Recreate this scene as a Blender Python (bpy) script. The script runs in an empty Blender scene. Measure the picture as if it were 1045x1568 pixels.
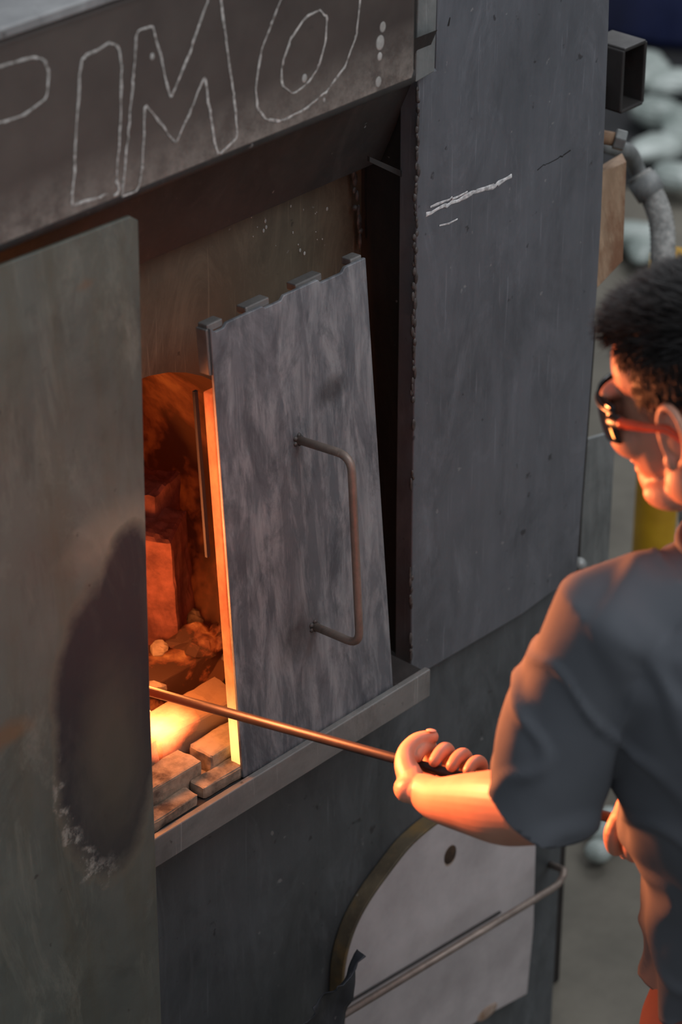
import bpy, bmesh, math, random
from mathutils import Vector, Matrix, noise
random.seed(7)
rnd = random.random
def ru(a, b): return a + (b - a) * random.random()

# ------------------------------------------------------------------ survey
# World: X runs along the furnace front, -Y points out of the furnace into
# the shop, Z up, floor z=0.  Measurements below are solved from the photo
# onto real world planes.
th = math.radians(29.8); yaw = math.radians(42.4)
HD = Vector((math.cos(yaw), math.sin(yaw), 0))
RT = Vector((math.sin(yaw), -math.cos(yaw), 0))
FW = HD * math.cos(th) - Vector((0, 0, 1)) * math.sin(th)
UP = RT.cross(FW)
CAM = Vector((0, 0, 1.2)) - FW * 3.6
FPX = 6350.0
def ray(px, py): return FW + RT * ((px - 784) / FPX) + UP * ((1176 - py) / FPX)
def W(px, py, y=0.0):
    d = ray(px, py); return CAM + d * ((y - CAM.y) / d.y)
def P(px, py, t): return CAM + ray(px, py) * t
def G(px, py, z=0.0):
    d = ray(px, py); return CAM + d * ((z - CAM.z) / d.z)

# ------------------------------------------------------------------ helpers
def empty(name, loc=(0, 0, 0)):
    e = bpy.data.objects.new(name, None); bpy.context.collection.objects.link(e)
    return e
def mk(name, verts, faces, mat=None, parent=None, smooth=False, bevel=0, recalc=True):
    me = bpy.data.meshes.new(name)
    me.from_pydata([tuple(v) for v in verts], [], faces)
    if recalc:
        bm = bmesh.new(); bm.from_mesh(me)
        bmesh.ops.recalc_face_normals(bm, faces=bm.faces); bm.to_mesh(me); bm.free()
    ob = bpy.data.objects.new(name, me); bpy.context.collection.objects.link(ob)
    if mat: me.materials.append(mat)
    if smooth:
        for p in me.polygons: p.use_smooth = True
    if bevel:
        m = ob.modifiers.new('bevel', 'BEVEL'); m.width = bevel; m.segments = 2
        m.limit_method = 'ANGLE'; m.angle_limit = math.radians(40)
    if parent: ob.parent = parent
    return ob
def prism_vf(pts, dvec):
    n = len(pts); v = [Vector(p) for p in pts] + [Vector(p) + Vector(dvec) for p in pts]
    f = [list(range(n)), list(range(2 * n - 1, n - 1, -1))]
    for i in range(n):
        j = (i + 1) % n; f.append([i, j, n + j, n + i])
    return v, f
def prism(name, pts, dvec, mat, parent=None, bevel=0.0015):
    v, f = prism_vf(pts, dvec); return mk(name, v, f, mat, parent, bevel=bevel)
def plate(name, pxs, y, thick, mat, parent=None, bevel=0.0015):
    return prism(name, [W(a, b, y) for a, b in pxs], (0, thick, 0), mat, parent, bevel)
def box(name, c, s, mat, parent=None, bevel=0.002, M=None):
    v = []
    for x in (-.5, .5):
        for y in (-.5, .5):
            for z in (-.5, .5):
                q = Vector((x * s[0], y * s[1], z * s[2]))
                if M: q = M @ q
                v.append(Vector(c) + q)
    f = [(0, 1, 3, 2), (4, 6, 7, 5), (0, 4, 5, 1), (2, 3, 7, 6), (0, 2, 6, 4), (1, 5, 7, 3)]
    return mk(name, v, f, mat, parent, bevel=bevel)
def fillet(pts, r, n=6):
    pts = [Vector(p) for p in pts]; out = [pts[0]]
    for i in range(1, len(pts) - 1):
        a, b, c = pts[i - 1], pts[i], pts[i + 1]
        d1 = min(r, (a - b).length * .45); d2 = min(r, (c - b).length * .45)
        p1 = b + (a - b).normalized() * d1; p2 = b + (c - b).normalized() * d2
        for k in range(n + 1):
            t = k / n
            out.append((p1 * (1 - t) + b * t) * (1 - t) + (b * (1 - t) + p2 * t) * t)
    out.append(pts[-1]); return out
def cat(pts, n=8):
    out = []
    for i in range(len(pts) - 1):
        p0 = pts[max(i - 1, 0)]; p1 = pts[i]; p2 = pts[i + 1]; p3 = pts[min(i + 2, len(pts) - 1)]
        for k in range(n):
            t = k / n
            out.append(.5 * ((2 * p1) + (p2 - p0) * t + (2 * p0 - 5 * p1 + 4 * p2 - p3) * t * t + (3 * p1 - p0 - 3 * p2 + p3) * t ** 3))
    out.append(pts[-1]); return out
def sweep_vf(pts, radii, seg=12, cap=True, round_ends=False, base=0):
    pts = [Vector(p) for p in pts]
    if not hasattr(radii, '__len__'): radii = [radii] * len(pts)
    if round_ends:
        P2 = []; R2 = []
        d0 = (pts[0] - pts[1]).normalized(); r0 = radii[0]
        for k in range(4):
            a = math.pi / 2 * (1 - k / 4) ; P2.append(pts[0] + d0 * r0 * math.sin(a)); R2.append(max(r0 * math.cos(a), r0 * .05))
        P2 += pts; R2 += list(radii)
        d1 = (pts[-1] - pts[-2]).normalized(); r1 = radii[-1]
        for k in range(1, 5):
            a = math.pi / 2 * k / 4; P2.append(pts[-1] + d1 * r1 * math.sin(a)); R2.append(max(r1 * math.cos(a), r1 * .05))
        pts, radii = P2, R2
    n = len(pts); V = []; Fc = []
    T = []
    for i in range(n):
        a = pts[max(i - 1, 0)]; b = pts[min(i + 1, n - 1)]; T.append((b - a).normalized())
    ref = Vector((0, 0, 1)) if abs(T[0].z) < .9 else Vector((1, 0, 0))
    N = (ref - T[0] * ref.dot(T[0])).normalized()
    for i in range(n):
        N = (N - T[i] * N.dot(T[i])).normalized(); B = T[i].cross(N)
        for k in range(seg):
            a = 2 * math.pi * k / seg
            V.append(pts[i] + (N * math.cos(a) + B * math.sin(a)) * radii[i])
    for i in range(n - 1):
        for k in range(seg):
            k2 = (k + 1) % seg
            Fc.append([base + i * seg + k, base + i * seg + k2, base + (i + 1) * seg + k2, base + (i + 1) * seg + k])
    if cap:
        Fc.append([base + k for k in range(seg)][::-1]); Fc.append([base + (n - 1) * seg + k for k in range(seg)])
    return V, Fc
def tube(name, pts, r, mat, parent=None, seg=14, fil=0, round_ends=False):
    if fil: pts = fillet(pts, fil)
    v, f = sweep_vf(pts, r, seg, round_ends=round_ends)
    return mk(name, v, f, mat, parent, smooth=True)
def ball_vf(c, r, M=None, seg=20, rings=12, base=0):
    if not hasattr(r, '__len__'): r = (r, r, r)
    V = []; Fc = []
    def tr(q): return Vector(c) + (M @ q if M else q)
    V.append(tr(Vector((0, 0, r[2]))))
    for i in range(1, rings):
        a = math.pi * i / rings
        for k in range(seg):
            b = 2 * math.pi * k / seg
            V.append(tr(Vector((r[0] * math.sin(a) * math.cos(b), r[1] * math.sin(a) * math.sin(b), r[2] * math.cos(a)))))
    V.append(tr(Vector((0, 0, -r[2]))))
    for k in range(seg):
        k2 = (k + 1) % seg
        Fc.append([base, base + 1 + k, base + 1 + k2])
        Fc.append([base + len(V) - 1, base + 1 + (rings - 2) * seg + k2, base + 1 + (rings - 2) * seg + k])
    for i in range(rings - 2):
        for k in range(seg):
            k2 = (k + 1) % seg
            Fc.append([base + 1 + i * seg + k, base + 1 + (i + 1) * seg + k, base + 1 + (i + 1) * seg + k2, base + 1 + i * seg + k2])
    return V, Fc
class Acc:
    def __init__(s): s.v = []; s.f = []
    def add(s, vf):
        b = len(s.v); v, f = vf; s.v += list(v); s.f += [[b + i for i in q] for q in f]
    def ball(s, c, r, M=None): s.add(ball_vf(c, r, M))
    def cap(s, pts, radii, seg=16): s.add(sweep_vf(pts, radii, seg, round_ends=True))
    def scap(s, pts, radii, seg=28, n=5):
        q = cat([Vector((p[0], p[1], p[2], r)) for p, r in zip(pts, radii)], n)
        s.add(sweep_vf([Vector(p[:3]) for p in q], [p[3] for p in q], seg, round_ends=True))
    def box(s, c, sz, M=None):
        v = []
        for x in (-.5, .5):
            for y in (-.5, .5):
                for z in (-.5, .5):
                    q = Vector((x * sz[0], y * sz[1], z * sz[2])); v.append(Vector(c) + (M @ q if M else q))
        s.add((v, [(0, 1, 3, 2), (4, 6, 7, 5), (0, 4, 5, 1), (2, 3, 7, 6), (0, 2, 6, 4), (1, 5, 7, 3)]))
    def obj(s, name, mat, parent=None, smooth=False, bevel=0): return mk(name, s.v, s.f, mat, parent, smooth, bevel)
    def remesh(s, name, voxel, mat, parent=None, smooth=4, factor=.5):
        ob = mk(name, s.v, s.f, mat, None)
        m = ob.modifiers.new('r', 'REMESH'); m.mode = 'VOXEL'; m.voxel_size = voxel; m.use_smooth_shade = True
        if smooth:
            k = ob.modifiers.new('s', 'SMOOTH'); k.iterations = smooth; k.factor = factor
        dg = bpy.context.evaluated_depsgraph_get()
        me = bpy.data.meshes.new_from_object(ob.evaluated_get(dg))
        bpy.data.objects.remove(ob)
        o2 = bpy.data.objects.new(name, me); bpy.context.collection.objects.link(o2)
        if not me.materials: me.materials.append(mat)
        for p in me.polygons: p.use_smooth = True
        if parent: o2.parent = parent
        return o2

# ------------------------------------------------------------------ materials
def srgb(r, g, b):
    f = lambda c: (c / 255 / 12.92) if c / 255 <= .04045 else ((c / 255 + .055) / 1.055) ** 2.4
    return (f(r), f(g), f(b), 1)
class NT:
    def __init__(s, name):
        s.m = bpy.data.materials.new(name); s.m.use_nodes = True; s.t = s.m.node_tree; s.n = s.t.nodes
        s.b = s.n['Principled BSDF']
        s.tc = s.n.new('ShaderNodeTexCoord')
    def L(s, a, b): s.t.links.new(a, b)
    def noise(s, scale, detail=6, rough=.6, stretch=(1, 1, 1), dist=0, loc=(0, 0, 0)):
        mp = s.n.new('ShaderNodeMapping'); mp.inputs['Scale'].default_value = stretch; mp.inputs['Location'].default_value = loc
        s.L(s.tc.outputs['Object'], mp.inputs[0])
        x = s.n.new('ShaderNodeTexNoise'); x.inputs['Scale'].default_value = scale; x.inputs['Detail'].default_value = detail
        x.inputs['Roughness'].default_value = rough; x.inputs['Distortion'].default_value = dist
        s.L(mp.outputs[0], x.inputs['Vector']); return x.outputs['Fac']
    def ramp(s, fac, stops, const=False):
        r = s.n.new('ShaderNodeValToRGB'); e = r.color_ramp.elements
        while len(e) < len(stops): e.new(.5)
        for el, (p, c) in zip(e, stops):
            el.position = p; el.color = c if hasattr(c, '__len__') else (c, c, c, 1)
        s.L(fac, r.inputs[0]); return r.outputs[0]
    def mix(s, fac, a, b, mode='MIX'):
        x = s.n.new('ShaderNodeMix'); x.data_type = 'RGBA'; x.blend_type = mode
        for sock, val in ((x.inputs[0], fac), (x.inputs[6], a), (x.inputs[7], b)):
            if hasattr(val, 'links'): s.L(val, sock)
            else: sock.default_value = val
        return x.outputs[2]
    def math(s, op, a, b=0):
        x = s.n.new('ShaderNodeMath'); x.operation = op
        for sock, val in ((x.inputs[0], a), (x.inputs[1], b)):
            if hasattr(val, 'links'): s.L(val, sock)
            else: sock.default_value = val
        return x.outputs[0]
    def ell(s, c, r, wob=.12, wscale=9):
        """normalised distance from an elliptical stain centred at c"""
        v = s.n.new('ShaderNodeVectorMath'); v.operation = 'SUBTRACT'; s.L(s.tc.outputs['Object'], v.inputs[0]); v.inputs[1].default_value = c
        d = s.n.new('ShaderNodeVectorMath'); d.operation = 'DIVIDE'; s.L(v.outputs[0], d.inputs[0]); d.inputs[1].default_value = r
        l = s.n.new('ShaderNodeVectorMath'); l.operation = 'LENGTH'; s.L(d.outputs[0], l.inputs[0])
        nz = s.noise(wscale, 6, .65)
        return s.math('ADD', l.outputs['Value'], s.math('MULTIPLY', s.math('SUBTRACT', nz, .5), wob * 2))
    def fin(s, col, rough=.5, metal=0, bump=None, bstr=.2, bdist=.002, emis=None, estr=0):
        if hasattr(col, 'links'): s.L(col, s.b.inputs['Base Color'])
        else: s.b.inputs['Base Color'].default_value = col
        if hasattr(rough, 'links'): s.L(rough, s.b.inputs['Roughness'])
        else: s.b.inputs['Roughness'].default_value = rough
        s.b.inputs['Metallic'].default_value = metal
        if bump is not None:
            bp = s.n.new('ShaderNodeBump'); bp.inputs['Strength'].default_value = bstr; bp.inputs['Distance'].default_value = bdist
            s.L(bump, bp.inputs['Height']); s.L(bp.outputs[0], s.b.inputs['Normal'])
        if emis is not None:
            if hasattr(emis, 'links'): s.L(emis, s.b.inputs['Emission Color'])
            else: s.b.inputs['Emission Color'].default_value = emis
            if hasattr(estr, 'links'): s.L(estr, s.b.inputs['Emission Strength'])
            else: s.b.inputs['Emission Strength'].default_value = estr
        return s.m
def steel(name, c1, c2, metal=.3, rough=.5, big=3, streak=(9, 9, 1.2), samt=.18, rust=None, rthr=.66, spots=True):
    m = NT(name)
    a = m.noise(big, 7, .65, dist=.4)
    col = m.mix(m.ramp(a, [(.35, 0), (.65, 1)]), c1, c2)
    sm = m.noise(9, 7, .7, (1, 1, .55), .8, (5, 5, 5))
    col = m.mix(m.ramp(sm, [(.5, 0), (.68, .5)]), col, tuple(x * .55 for x in c1[:3]) + (1,))
    pale = m.noise(6, 8, .75, (1.4, 1.4, .5), 1.0, (15, 2, 8))
    col = m.mix(m.ramp(pale, [(.52, 0), (.68, .55)]), col, tuple(min(1, x * 1.6) for x in c2[:3]) + (1,))
    st = m.noise(3, 6, .7, streak)
    col = m.mix(samt, col, m.mix(m.ramp(st, [(.35, 0), (.7, 1)]), tuple(x * .6 for x in c1[:3]) + (1,), tuple(min(1, x * 1.5) for x in c2[:3]) + (1,)))
    sc = m.noise(4, 3, .5, (60, 60, 2.0), .6, (2, 2, 11))
    col = m.mix(m.ramp(sc, [(.66, 0), (.71, .3)]), col, tuple(min(1, x * 1.9) for x in c2[:3]) + (1,))
    if rust:
        rn = m.noise(5, 8, .7, loc=(3, 1, 2))
        col = m.mix(m.ramp(rn, [(rthr - .05, 0), (rthr + .06, .8)]), col, rust)
    if spots:
        sp = m.noise(60, 3, .5, loc=(7, 0, 0))
        col = m.mix(m.ramp(sp, [(.72, 0), (.76, .35)]), col, (.4, .39, .37, 1))
        sd = m.noise(45, 3, .5, loc=(0, 9, 0))
        col = m.mix(m.ramp(sd, [(.70, 0), (.75, .6)]), col, (.02, .017, .015, 1))
    fine = m.noise(140, 4, .6)
    rr = m.ramp(m.noise(7, 6, .65), [(.3, rough - .12), (.7, rough + .18)])
    return m.fin(col, rr, metal, m.math('ADD', fine, sm), .25, .001)

M_right = steel('right_panel_steel', srgb(92, 95, 100), srgb(109, 111, 116), .35, .45, 2.2)
M_low = steel('lower_panel_steel', srgb(72, 75, 76), srgb(92, 95, 97), .35, .5, 3)
M_ledge = steel('ledge_steel', srgb(106, 105, 102), srgb(134, 133, 129), .3, .5, 6, (3, 9, 9))
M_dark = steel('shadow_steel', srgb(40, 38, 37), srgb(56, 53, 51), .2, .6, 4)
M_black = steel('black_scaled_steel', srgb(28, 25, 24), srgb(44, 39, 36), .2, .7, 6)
M_rec = steel('recess_steel', srgb(84, 76, 63), srgb(104, 93, 77), .2, .6, 4, (6, 6, 6), .1)
def head_mat():
    m = NT('header_steel')
    a = m.noise(3.5, 6, .6); b = m.noise(38, 8, .75)
    col = m.mix(m.ramp(a, [(.35, 0), (.65, 1)]), srgb(64, 56, 52), srgb(90, 81, 75))
    sep = m.n.new('ShaderNodeSeparateXYZ'); m.L(m.tc.outputs['Object'], sep.inputs[0])
    zl = W(300, 450, -.085).z
    g = m.math('MULTIPLY', m.math('SUBTRACT', sep.outputs[2], zl), 7.0)
    band = m.ramp(m.math('ADD', g, m.math('MULTIPLY', a, .5)), [(.2, .85), (.75, 0)])
    col = m.mix(m.math('MULTIPLY', band, m.ramp(b, [(.4, .25), (.6, 1)])), col, srgb(148, 140, 131))
    col = m.mix(m.ramp(b, [(.66, 0), (.72, .5)]), col, srgb(36, 28, 25))
    return m.fin(col, .6, .2, b, .3, .0015)
M_head = head_mat()
M_headtop = steel('header_top_steel', srgb(112, 112, 112), srgb(146, 146, 145), .4, .45, 3)
YLP = -.068
def left_mat():
    m = NT('left_panel_steel')
    a = m.noise(2.4, 8, .7, dist=.5); st = m.noise(3, 7, .7, (9, 9, 1.3)); b = m.noise(30, 8, .7)
    col = m.mix(m.ramp(a, [(.35, 0), (.65, 1)]), srgb(80, 84, 79), srgb(102, 105, 97))
    col = m.mix(m.math('MULTIPLY', m.ramp(st, [(.45, 0), (.7, 1)]), .5), col, srgb(88, 82, 64))
    pale = m.noise(6, 8, .75, (1.4, 1.4, .5), 1.0, (15, 2, 8))
    col = m.mix(m.ramp(pale, [(.52, 0), (.68, .55)]), col, srgb(134, 134, 122))
    drk = m.noise(8, 8, .75, (1.2, 1.2, .6), .8, (4, 12, 8))
    col = m.mix(m.ramp(drk, [(.54, 0), (.7, .5)]), col, srgb(60, 60, 54))
    c = W(245, 1680, YLP)
    up = W(285, 1225, YLP)
    e2 = m.ell(up, (.11, 1, .055), .6, 8)
    col = m.mix(m.ramp(e2, [(.2, .6), (1.2, 0)]), col, srgb(152, 140, 120))
    ea = m.ell(c, (.092, 1, .235), .2, 12)
    eb = m.ell(W(300, 1400, YLP), (.062, 1, .12), .25, 12)
    e = m.math('MINIMUM', ea, eb)
    white = m.mix(m.ramp(b, [(.4, 0), (.55, 1)]), srgb(90, 86, 78), srgb(180, 176, 165))
    sepz = m.n.new('ShaderNodeSeparateXYZ'); m.L(m.tc.outputs['Object'], sepz.inputs[0])
    low = m.ramp(m.math('MULTIPLY', m.math('SUBTRACT', c.z + .02, sepz.outputs[2]), 6), [(0, 0), (.5, 1)])
    ec = m.ell(W(262, 1740, YLP), (.07, 1, .17), .35, 12)
    soot = m.mix(m.ramp(ec, [(.3, 0), (1.2, 1)]), srgb(78, 76, 67), srgb(48, 49, 52))
    soot = m.mix(m.ramp(pale, [(.46, 0), (.64, .5)]), soot, srgb(82, 80, 74))
    col = m.mix(m.ramp(e, [(.95, .6), (1.2, 0)]), col, srgb(120, 114, 98))
    ring = m.math('MULTIPLY', m.ramp(e, [(.72, 0), (.84, 1), (.94, 1), (1.03, 0)]), low)
    sx = m.ramp(m.math('MULTIPLY', m.math('SUBTRACT', c.x + .02, sepz.outputs[0]), 12), [(0, 0), (.6, 1)])
    col = m.mix(m.ramp(e, [(.8, 1), (1.05, 0)]), col, soot)
    col = m.mix(m.math('MULTIPLY', m.math('MULTIPLY', ring, sx), m.ramp(b, [(.5, 0), (.6, .6)])), col, white)
    r1 = m.ell(W(15, 1690, YLP), (.045, 1, .022), .6, 24)
    col = m.mix(m.ramp(r1, [(.3, .6), (1, 0)]), col, srgb(122, 90, 58))
    r2 = m.ell(W(195, 655, YLP), (.016, 1, .009), .6, 40)
    col = m.mix(m.ramp(r2, [(.3, .5), (1, 0)]), col, srgb(115, 88, 66))
    sd = m.noise(45, 3, .5, loc=(0, 9, 0))
    col = m.mix(m.ramp(sd, [(.70, 0), (.75, .6)]), col, (.03, .025, .02, 1))
    return m.fin(col, m.ramp(a, [(.3, .45), (.7, .62)]), .2, m.math('ADD', b, st), .25, .001)
M_left = left_mat()
def door_mat():
    m = NT('door_steel')
    a = m.noise(5, 6, .6, loc=(1, 4, 0)); st = m.noise(4, 7, .7, (12, 12, 2.0), .5); b = m.noise(7, 7, .7, (2.2, 2.2, 1), .6)
    col = m.mix(m.ramp(a, [(.36, 0), (.64, 1)]), srgb(90, 94, 99), srgb(121, 123, 127))
    col = m.mix(m.math('MULTIPLY', m.ramp(st, [(.44, 0), (.64, 1)]), .65), col, srgb(170, 171, 172))
    col = m.mix(m.ramp(b, [(.5, 0), (.62, .55)]), col, srgb(66, 69, 74))
    e = m.ell(W(775, 900, -.03), (.035, 1, .022), .8, 14)
    col = m.mix(m.ramp(e, [(.3, .6), (1, 0)]), col, srgb(56, 52, 53))
    e = m.ell(W(690, 1450, -.04), (.05, 1, .045), .8, 12)
    col = m.mix(m.ramp(e, [(.2, .6), (1, 0)]), col, srgb(54, 50, 49))
    return m.fin(col, m.ramp(b, [(.3, .38), (.7, .58)]), .35, m.math('ADD', b, st), .3, .0008)
M_door = door_mat()
M_doorin = steel('door_channel_steel', srgb(96, 94, 92), srgb(124, 122, 119), .3, .5, 12)
M_rod = steel('handle_rod_steel', srgb(108, 96, 88), srgb(138, 124, 114), .4, .45, 20, spots=False)
M_rust = steel('rusty_angle_iron', srgb(126, 98, 74), srgb(150, 126, 102), .1, .7, 12, rust=srgb(104, 66, 42), rthr=.5)
M_galv = steel('galvanised_steel', srgb(98, 101, 100), srgb(128, 130, 128), .3, .5, 10)
def simple(name, c1, c2, scale=20, rough=.7, metal=0, bump=.2, stretch=(1, 1, 1)):
    m = NT(name); a = m.noise(scale, 6, .65, stretch)
    return m.fin(m.mix(m.ramp(a, [(.35, 0), (.65, 1)]), c1, c2), rough, metal, a, bump, .002)
M_chalk = simple('chalk', srgb(104, 98, 92), srgb(195, 192, 186), 160, .9)
M_chalk2 = simple('bright_chalk', srgb(140, 140, 140), srgb(216, 216, 214), 120, .9)
M_paint = simple('paint_splash', srgb(130, 128, 122), srgb(165, 163, 158), 60, .7)
M_weld = simple('weld_bead', srgb(52, 48, 46), srgb(92, 88, 85), 90, .6, .3)
M_board = simple('ceramic_fibre_board', srgb(152, 145, 143), srgb(180, 172, 170), 6, .85, 0, .15)
M_boardrim = steel('hatch_rim_steel', srgb(70, 62, 50), srgb(98, 88, 68), .2, .6, 14, rust=srgb(124, 98, 56), rthr=.52)
M_hole = simple('burnt_hole', srgb(20, 14, 10), srgb(70, 50, 32), 50, .9)
M_burn = simple('scorch_stain', srgb(120, 90, 64), srgb(166, 150, 138), 40, .9)
M_foil = steel('scorched_sheet', srgb(44, 47, 52), srgb(66, 69, 75), .4, .45, 8)
M_pink = simple('firebrick_pink', srgb(90, 50, 46), srgb(136, 84, 74), 30, .95, 0, .8)
M_char = simple('charred_brick', srgb(70, 57, 48), srgb(170, 150, 128), 18, .95, 0, .8)
M_tan = simple('firebrick_tan', srgb(120, 102, 82), srgb(160, 142, 118), 24, .9, 0, .5)
M_floor = simple('concrete', srgb(78, 74, 65), srgb(104, 99, 88), 3, .8, 0, .2)
M_wall = simple('dark_shop_wall', srgb(46, 48, 54), srgb(62, 62, 66), 2, .9)
def glow(name, base, hot, s0, s1, scale, lo=.45, hi=.65, st=(1, 1, 1), cold=(.9, .07, .01, 1), spot=None):
    m = NT(name); a = m.noise(scale, 6, .65, st); b = m.noise(scale * 4, 5, .6)
    f = m.ramp(a, [(lo, 0), (hi, 1)])
    e = m.mix(f, cold, hot)
    es = m.math('ADD', m.math('MULTIPLY', f, s1 - s0), s0)
    if spot:
        d = m.ramp(m.ell(spot[0], (spot[1],) * 3, .3, 14), [(.25, 1), (1, 0)])
        e = m.mix(d, e, (1, .50, .14, 1)); es = m.math('ADD', es, m.math('MULTIPLY', d, spot[2]))
    return m.fin(base, .9, 0, b, .5, .003, e, es)
M_tunnel = glow('hot_refractory', srgb(84, 54, 34), (1, .16, .02, 1), .012, .25, 9, .5, .78)
M_ember = glow('hot_rubble', srgb(74, 52, 40), (1, .28, .04, 1), .02, 1.2, 9, .5, .75, spot=(W(352, 1625, .09), .06, 3.5))
M_edge = glow('hot_insulation_edge', srgb(110, 60, 42), (1, .26, .05, 1), .3, 1.1, 8, .4, .65, (1, 1, .6), (1, .10, .02, 1), spot=(W(548, 1690, -.03), .09, 1.2))
M_hearth = glow('hot_hearth_brick', srgb(150, 122, 98), (1, .36, .08, 1), .0, 1.2, 8, .52, .72, spot=(W(352, 1640, .06), .065, 5))
M_flame = glow('flame_lick', srgb(120, 60, 30), (1, .4, .06, 1), .8, 3, 30, .4, .6)

# ------------------------------------------------------------------ building shell
mk('floor', [(-8, -8, 0), (9, -8, 0), (9, 9, 0), (-8, 9, 0)], [(0, 1, 2, 3)], M_floor)
box('wall_back', (8.9, .5, 2.0), (.2, 17, 4), M_wall)

# ------------------------------------------------------------------ furnace body
fur = empty('glass_furnace')
YH = -.085
ztop = W(0, 95, YH).z; ztop2 = W(210, 8, YH).z
xl = W(-320, 600, YH).x; xr = W(957, 150, YH).x
zb = W(0, 588, YH).z; zb2 = W(950, 203, YH).z
zt = (ztop + ztop2) / 2; zbm = (zb + zb2) / 2
prism('header_beam', [(xl, YH, zbm + .006), (xr, YH, zbm + .006), (xr, YH, zt), (xl, YH, zt)], (0, .46, 0), M_head, fur, .008)
tube('header_lip', [(xl, YH + .012, zbm + .012), (xr, YH + .012, zbm + .012)], .012, M_dark, fur)
box('header_top_plate', ((xl + xr) / 2, YH + .23, zt + .008), (xr - xl + .01, .48, .012), M_headtop, fur)
x0 = W(-320, 600, 0).x
YU = .06
r0 = W(318, 602, YU); r1 = W(800, 405, YU)
zrt = (r0.z + r1.z) / 2
xrw = W(955, 600, 0).x
zbk = zbm + .03
mk('under_header_plate', [(x0, -.03, zbk), (xrw, -.03, zbk), (xrw, YU, zrt), (x0, YU, zrt)], [(0, 1, 2, 3)], M_dark, fur)
box('recess_top_angle', ((x0 + xrw) / 2, YU + .004, zrt + .004), (xrw - x0, .006, .012), M_dark, fur, .001)

# recess plate with circular furnace mouth
YR = .115
cm = W(318, 1330, YR); rm = .25
zlo = W(560, 1790, -.05).z
xR = W(830, 600, YR).x
outer = []; inner = []
N = 48
xlo, xhi, zl_, zh_ = x0, xR + .02, zlo - .15, zrt + .1
for k in range(N):
    a = 2 * math.pi * k / N; ca, sa = math.cos(a), math.sin(a)
    inner.append(Vector((cm.x + rm * ca, YR, cm.z + rm * 1.12 * sa)))
    t = min([(xhi - cm.x) / ca if ca > 1e-6 else 1e9, (xlo - cm.x) / ca if ca < -1e-6 else 1e9,
             (zh_ - cm.z) / sa if sa > 1e-6 else 1e9, (zl_ - cm.z) / sa if sa < -1e-6 else 1e9])
    outer.append(Vector((cm.x + t * ca, YR, cm.z + t * sa)))
v = outer + inner; f = [[k, (k + 1) % N, N + (k + 1) % N, N + k] for k in range(N)]
def corner(cx, cz):
    c = Vector((cx, YR, cz))
    for k in range(N):
        a, b = outer[k], outer[(k + 1) % N]
        if (abs(a.x - b.x) > 1e-5 and abs(a.z - b.z) > 1e-5) and abs((a.x if abs(a.x - cx) < 1e-5 else b.x) - cx) < 1e-5 and abs((a.z if abs(a.z - cz) < 1e-5 else b.z) - cz) < 1e-5:
            v.append(c); f.append([k, (k + 1) % N, len(v) - 1])
for cx in (xlo, xhi):
    for cz in (zl_, zh_): corner(cx, cz)
mk('recess_plate', v, f, M_rec, fur)
V = []; Fc = []
D = [0, .03, .12, .3, .5]; S = [1, .97, .97, .97, .9]
for d, s_ in zip(D, S):
    for k in range(N):
        a = 2 * math.pi * k / N
        V.append((cm.x + rm * s_ * math.cos(a), YR + d, cm.z + rm * 1.12 * s_ * math.sin(a)))
for i in range(len(D) - 1):
    for k in range(N):
        k2 = (k + 1) % N; Fc.append([i * N + k, i * N + k2, (i + 1) * N + k2, (i + 1) * N + k])
Fc.append([(len(D) - 1) * N + k for k in range(N)])
mk('furnace_chamber', V, Fc, M_tunnel, fur, smooth=False)

# left panel
lp = [(-160, 672), (300, 497), (318, 506), (322, 640), (330, 1000), (345, 1600), (372, 2352), (376, 2560), (-160, 2700)]
plate('left_panel', lp, YLP, .006, M_left, fur, .0015)
# right panel
rp = [(962, 175), (1002, 160), (1010, -200), (1410, -330), (1400, 60), (1383, 500), (1368, 760), (1326, 1318), (1200, 1412), (945, 1562), (948, 1200), (956, 700)]
plate('right_panel', rp, -.006, .03, M_right, fur, .002)
strip = [(956, 190), (1000, 165), (1012, -200), (968, -200)]
plate('corner_strip', strip, -.02, .01, M_galv, fur, .002)
low = [(340, 1990), (940, 1610), (940, 1556), (1324, 1326), (1268, 2352), (1250, 2700), (300, 2900)]
plate('lower_panel', low, .012, .03, M_low, fur, .002)
xcor = W(1400, 60, 0).x
box('furnace_body_side', (xcor - .06, .32, .85), (.05, .55, 1.5), M_dark, fur)
xa = W(955, 700, 0).x
pw = [(xa + .002, -.006, zbm + .1), (xa + .002, -.006, zlo - .03), (xR, YR, zlo - .03), (xR, YR, zbm + .1)]
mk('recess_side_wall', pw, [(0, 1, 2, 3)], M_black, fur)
# welds
A = Acc()
def weld(a, b, r, step=.009, wob=.0025, keep=.8):
    L = (b - a).length; n = int(L / step); on = True
    for i in range(n):
        if rnd() < .15: on = rnd() < keep
        if not on: continue
        c = a + (b - a) * (i / n) + Vector((ru(-wob, wob), ru(-.001, .001), ru(-wob, wob)))
        A.ball(c, (r * ru(.5, 1.1), r * ru(.5, 1), r * ru(1, 3.2)))
weld(W(962, 200, -.008), W(952, 700, -.008), .0032)
weld(W(952, 700, -.008), W(944, 1520, -.008), .0032)
weld(W(815, 395, YR - .01), W(905, 1500, YR - .01), .004, .012, .004, .6)
A.obj('weld_seams', M_weld, fur, smooth=True)
plate('gusset_bar', [(850, 360), (952, 405), (952, 420), (850, 372)], .02, .004, M_dark, fur, 0)

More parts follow.
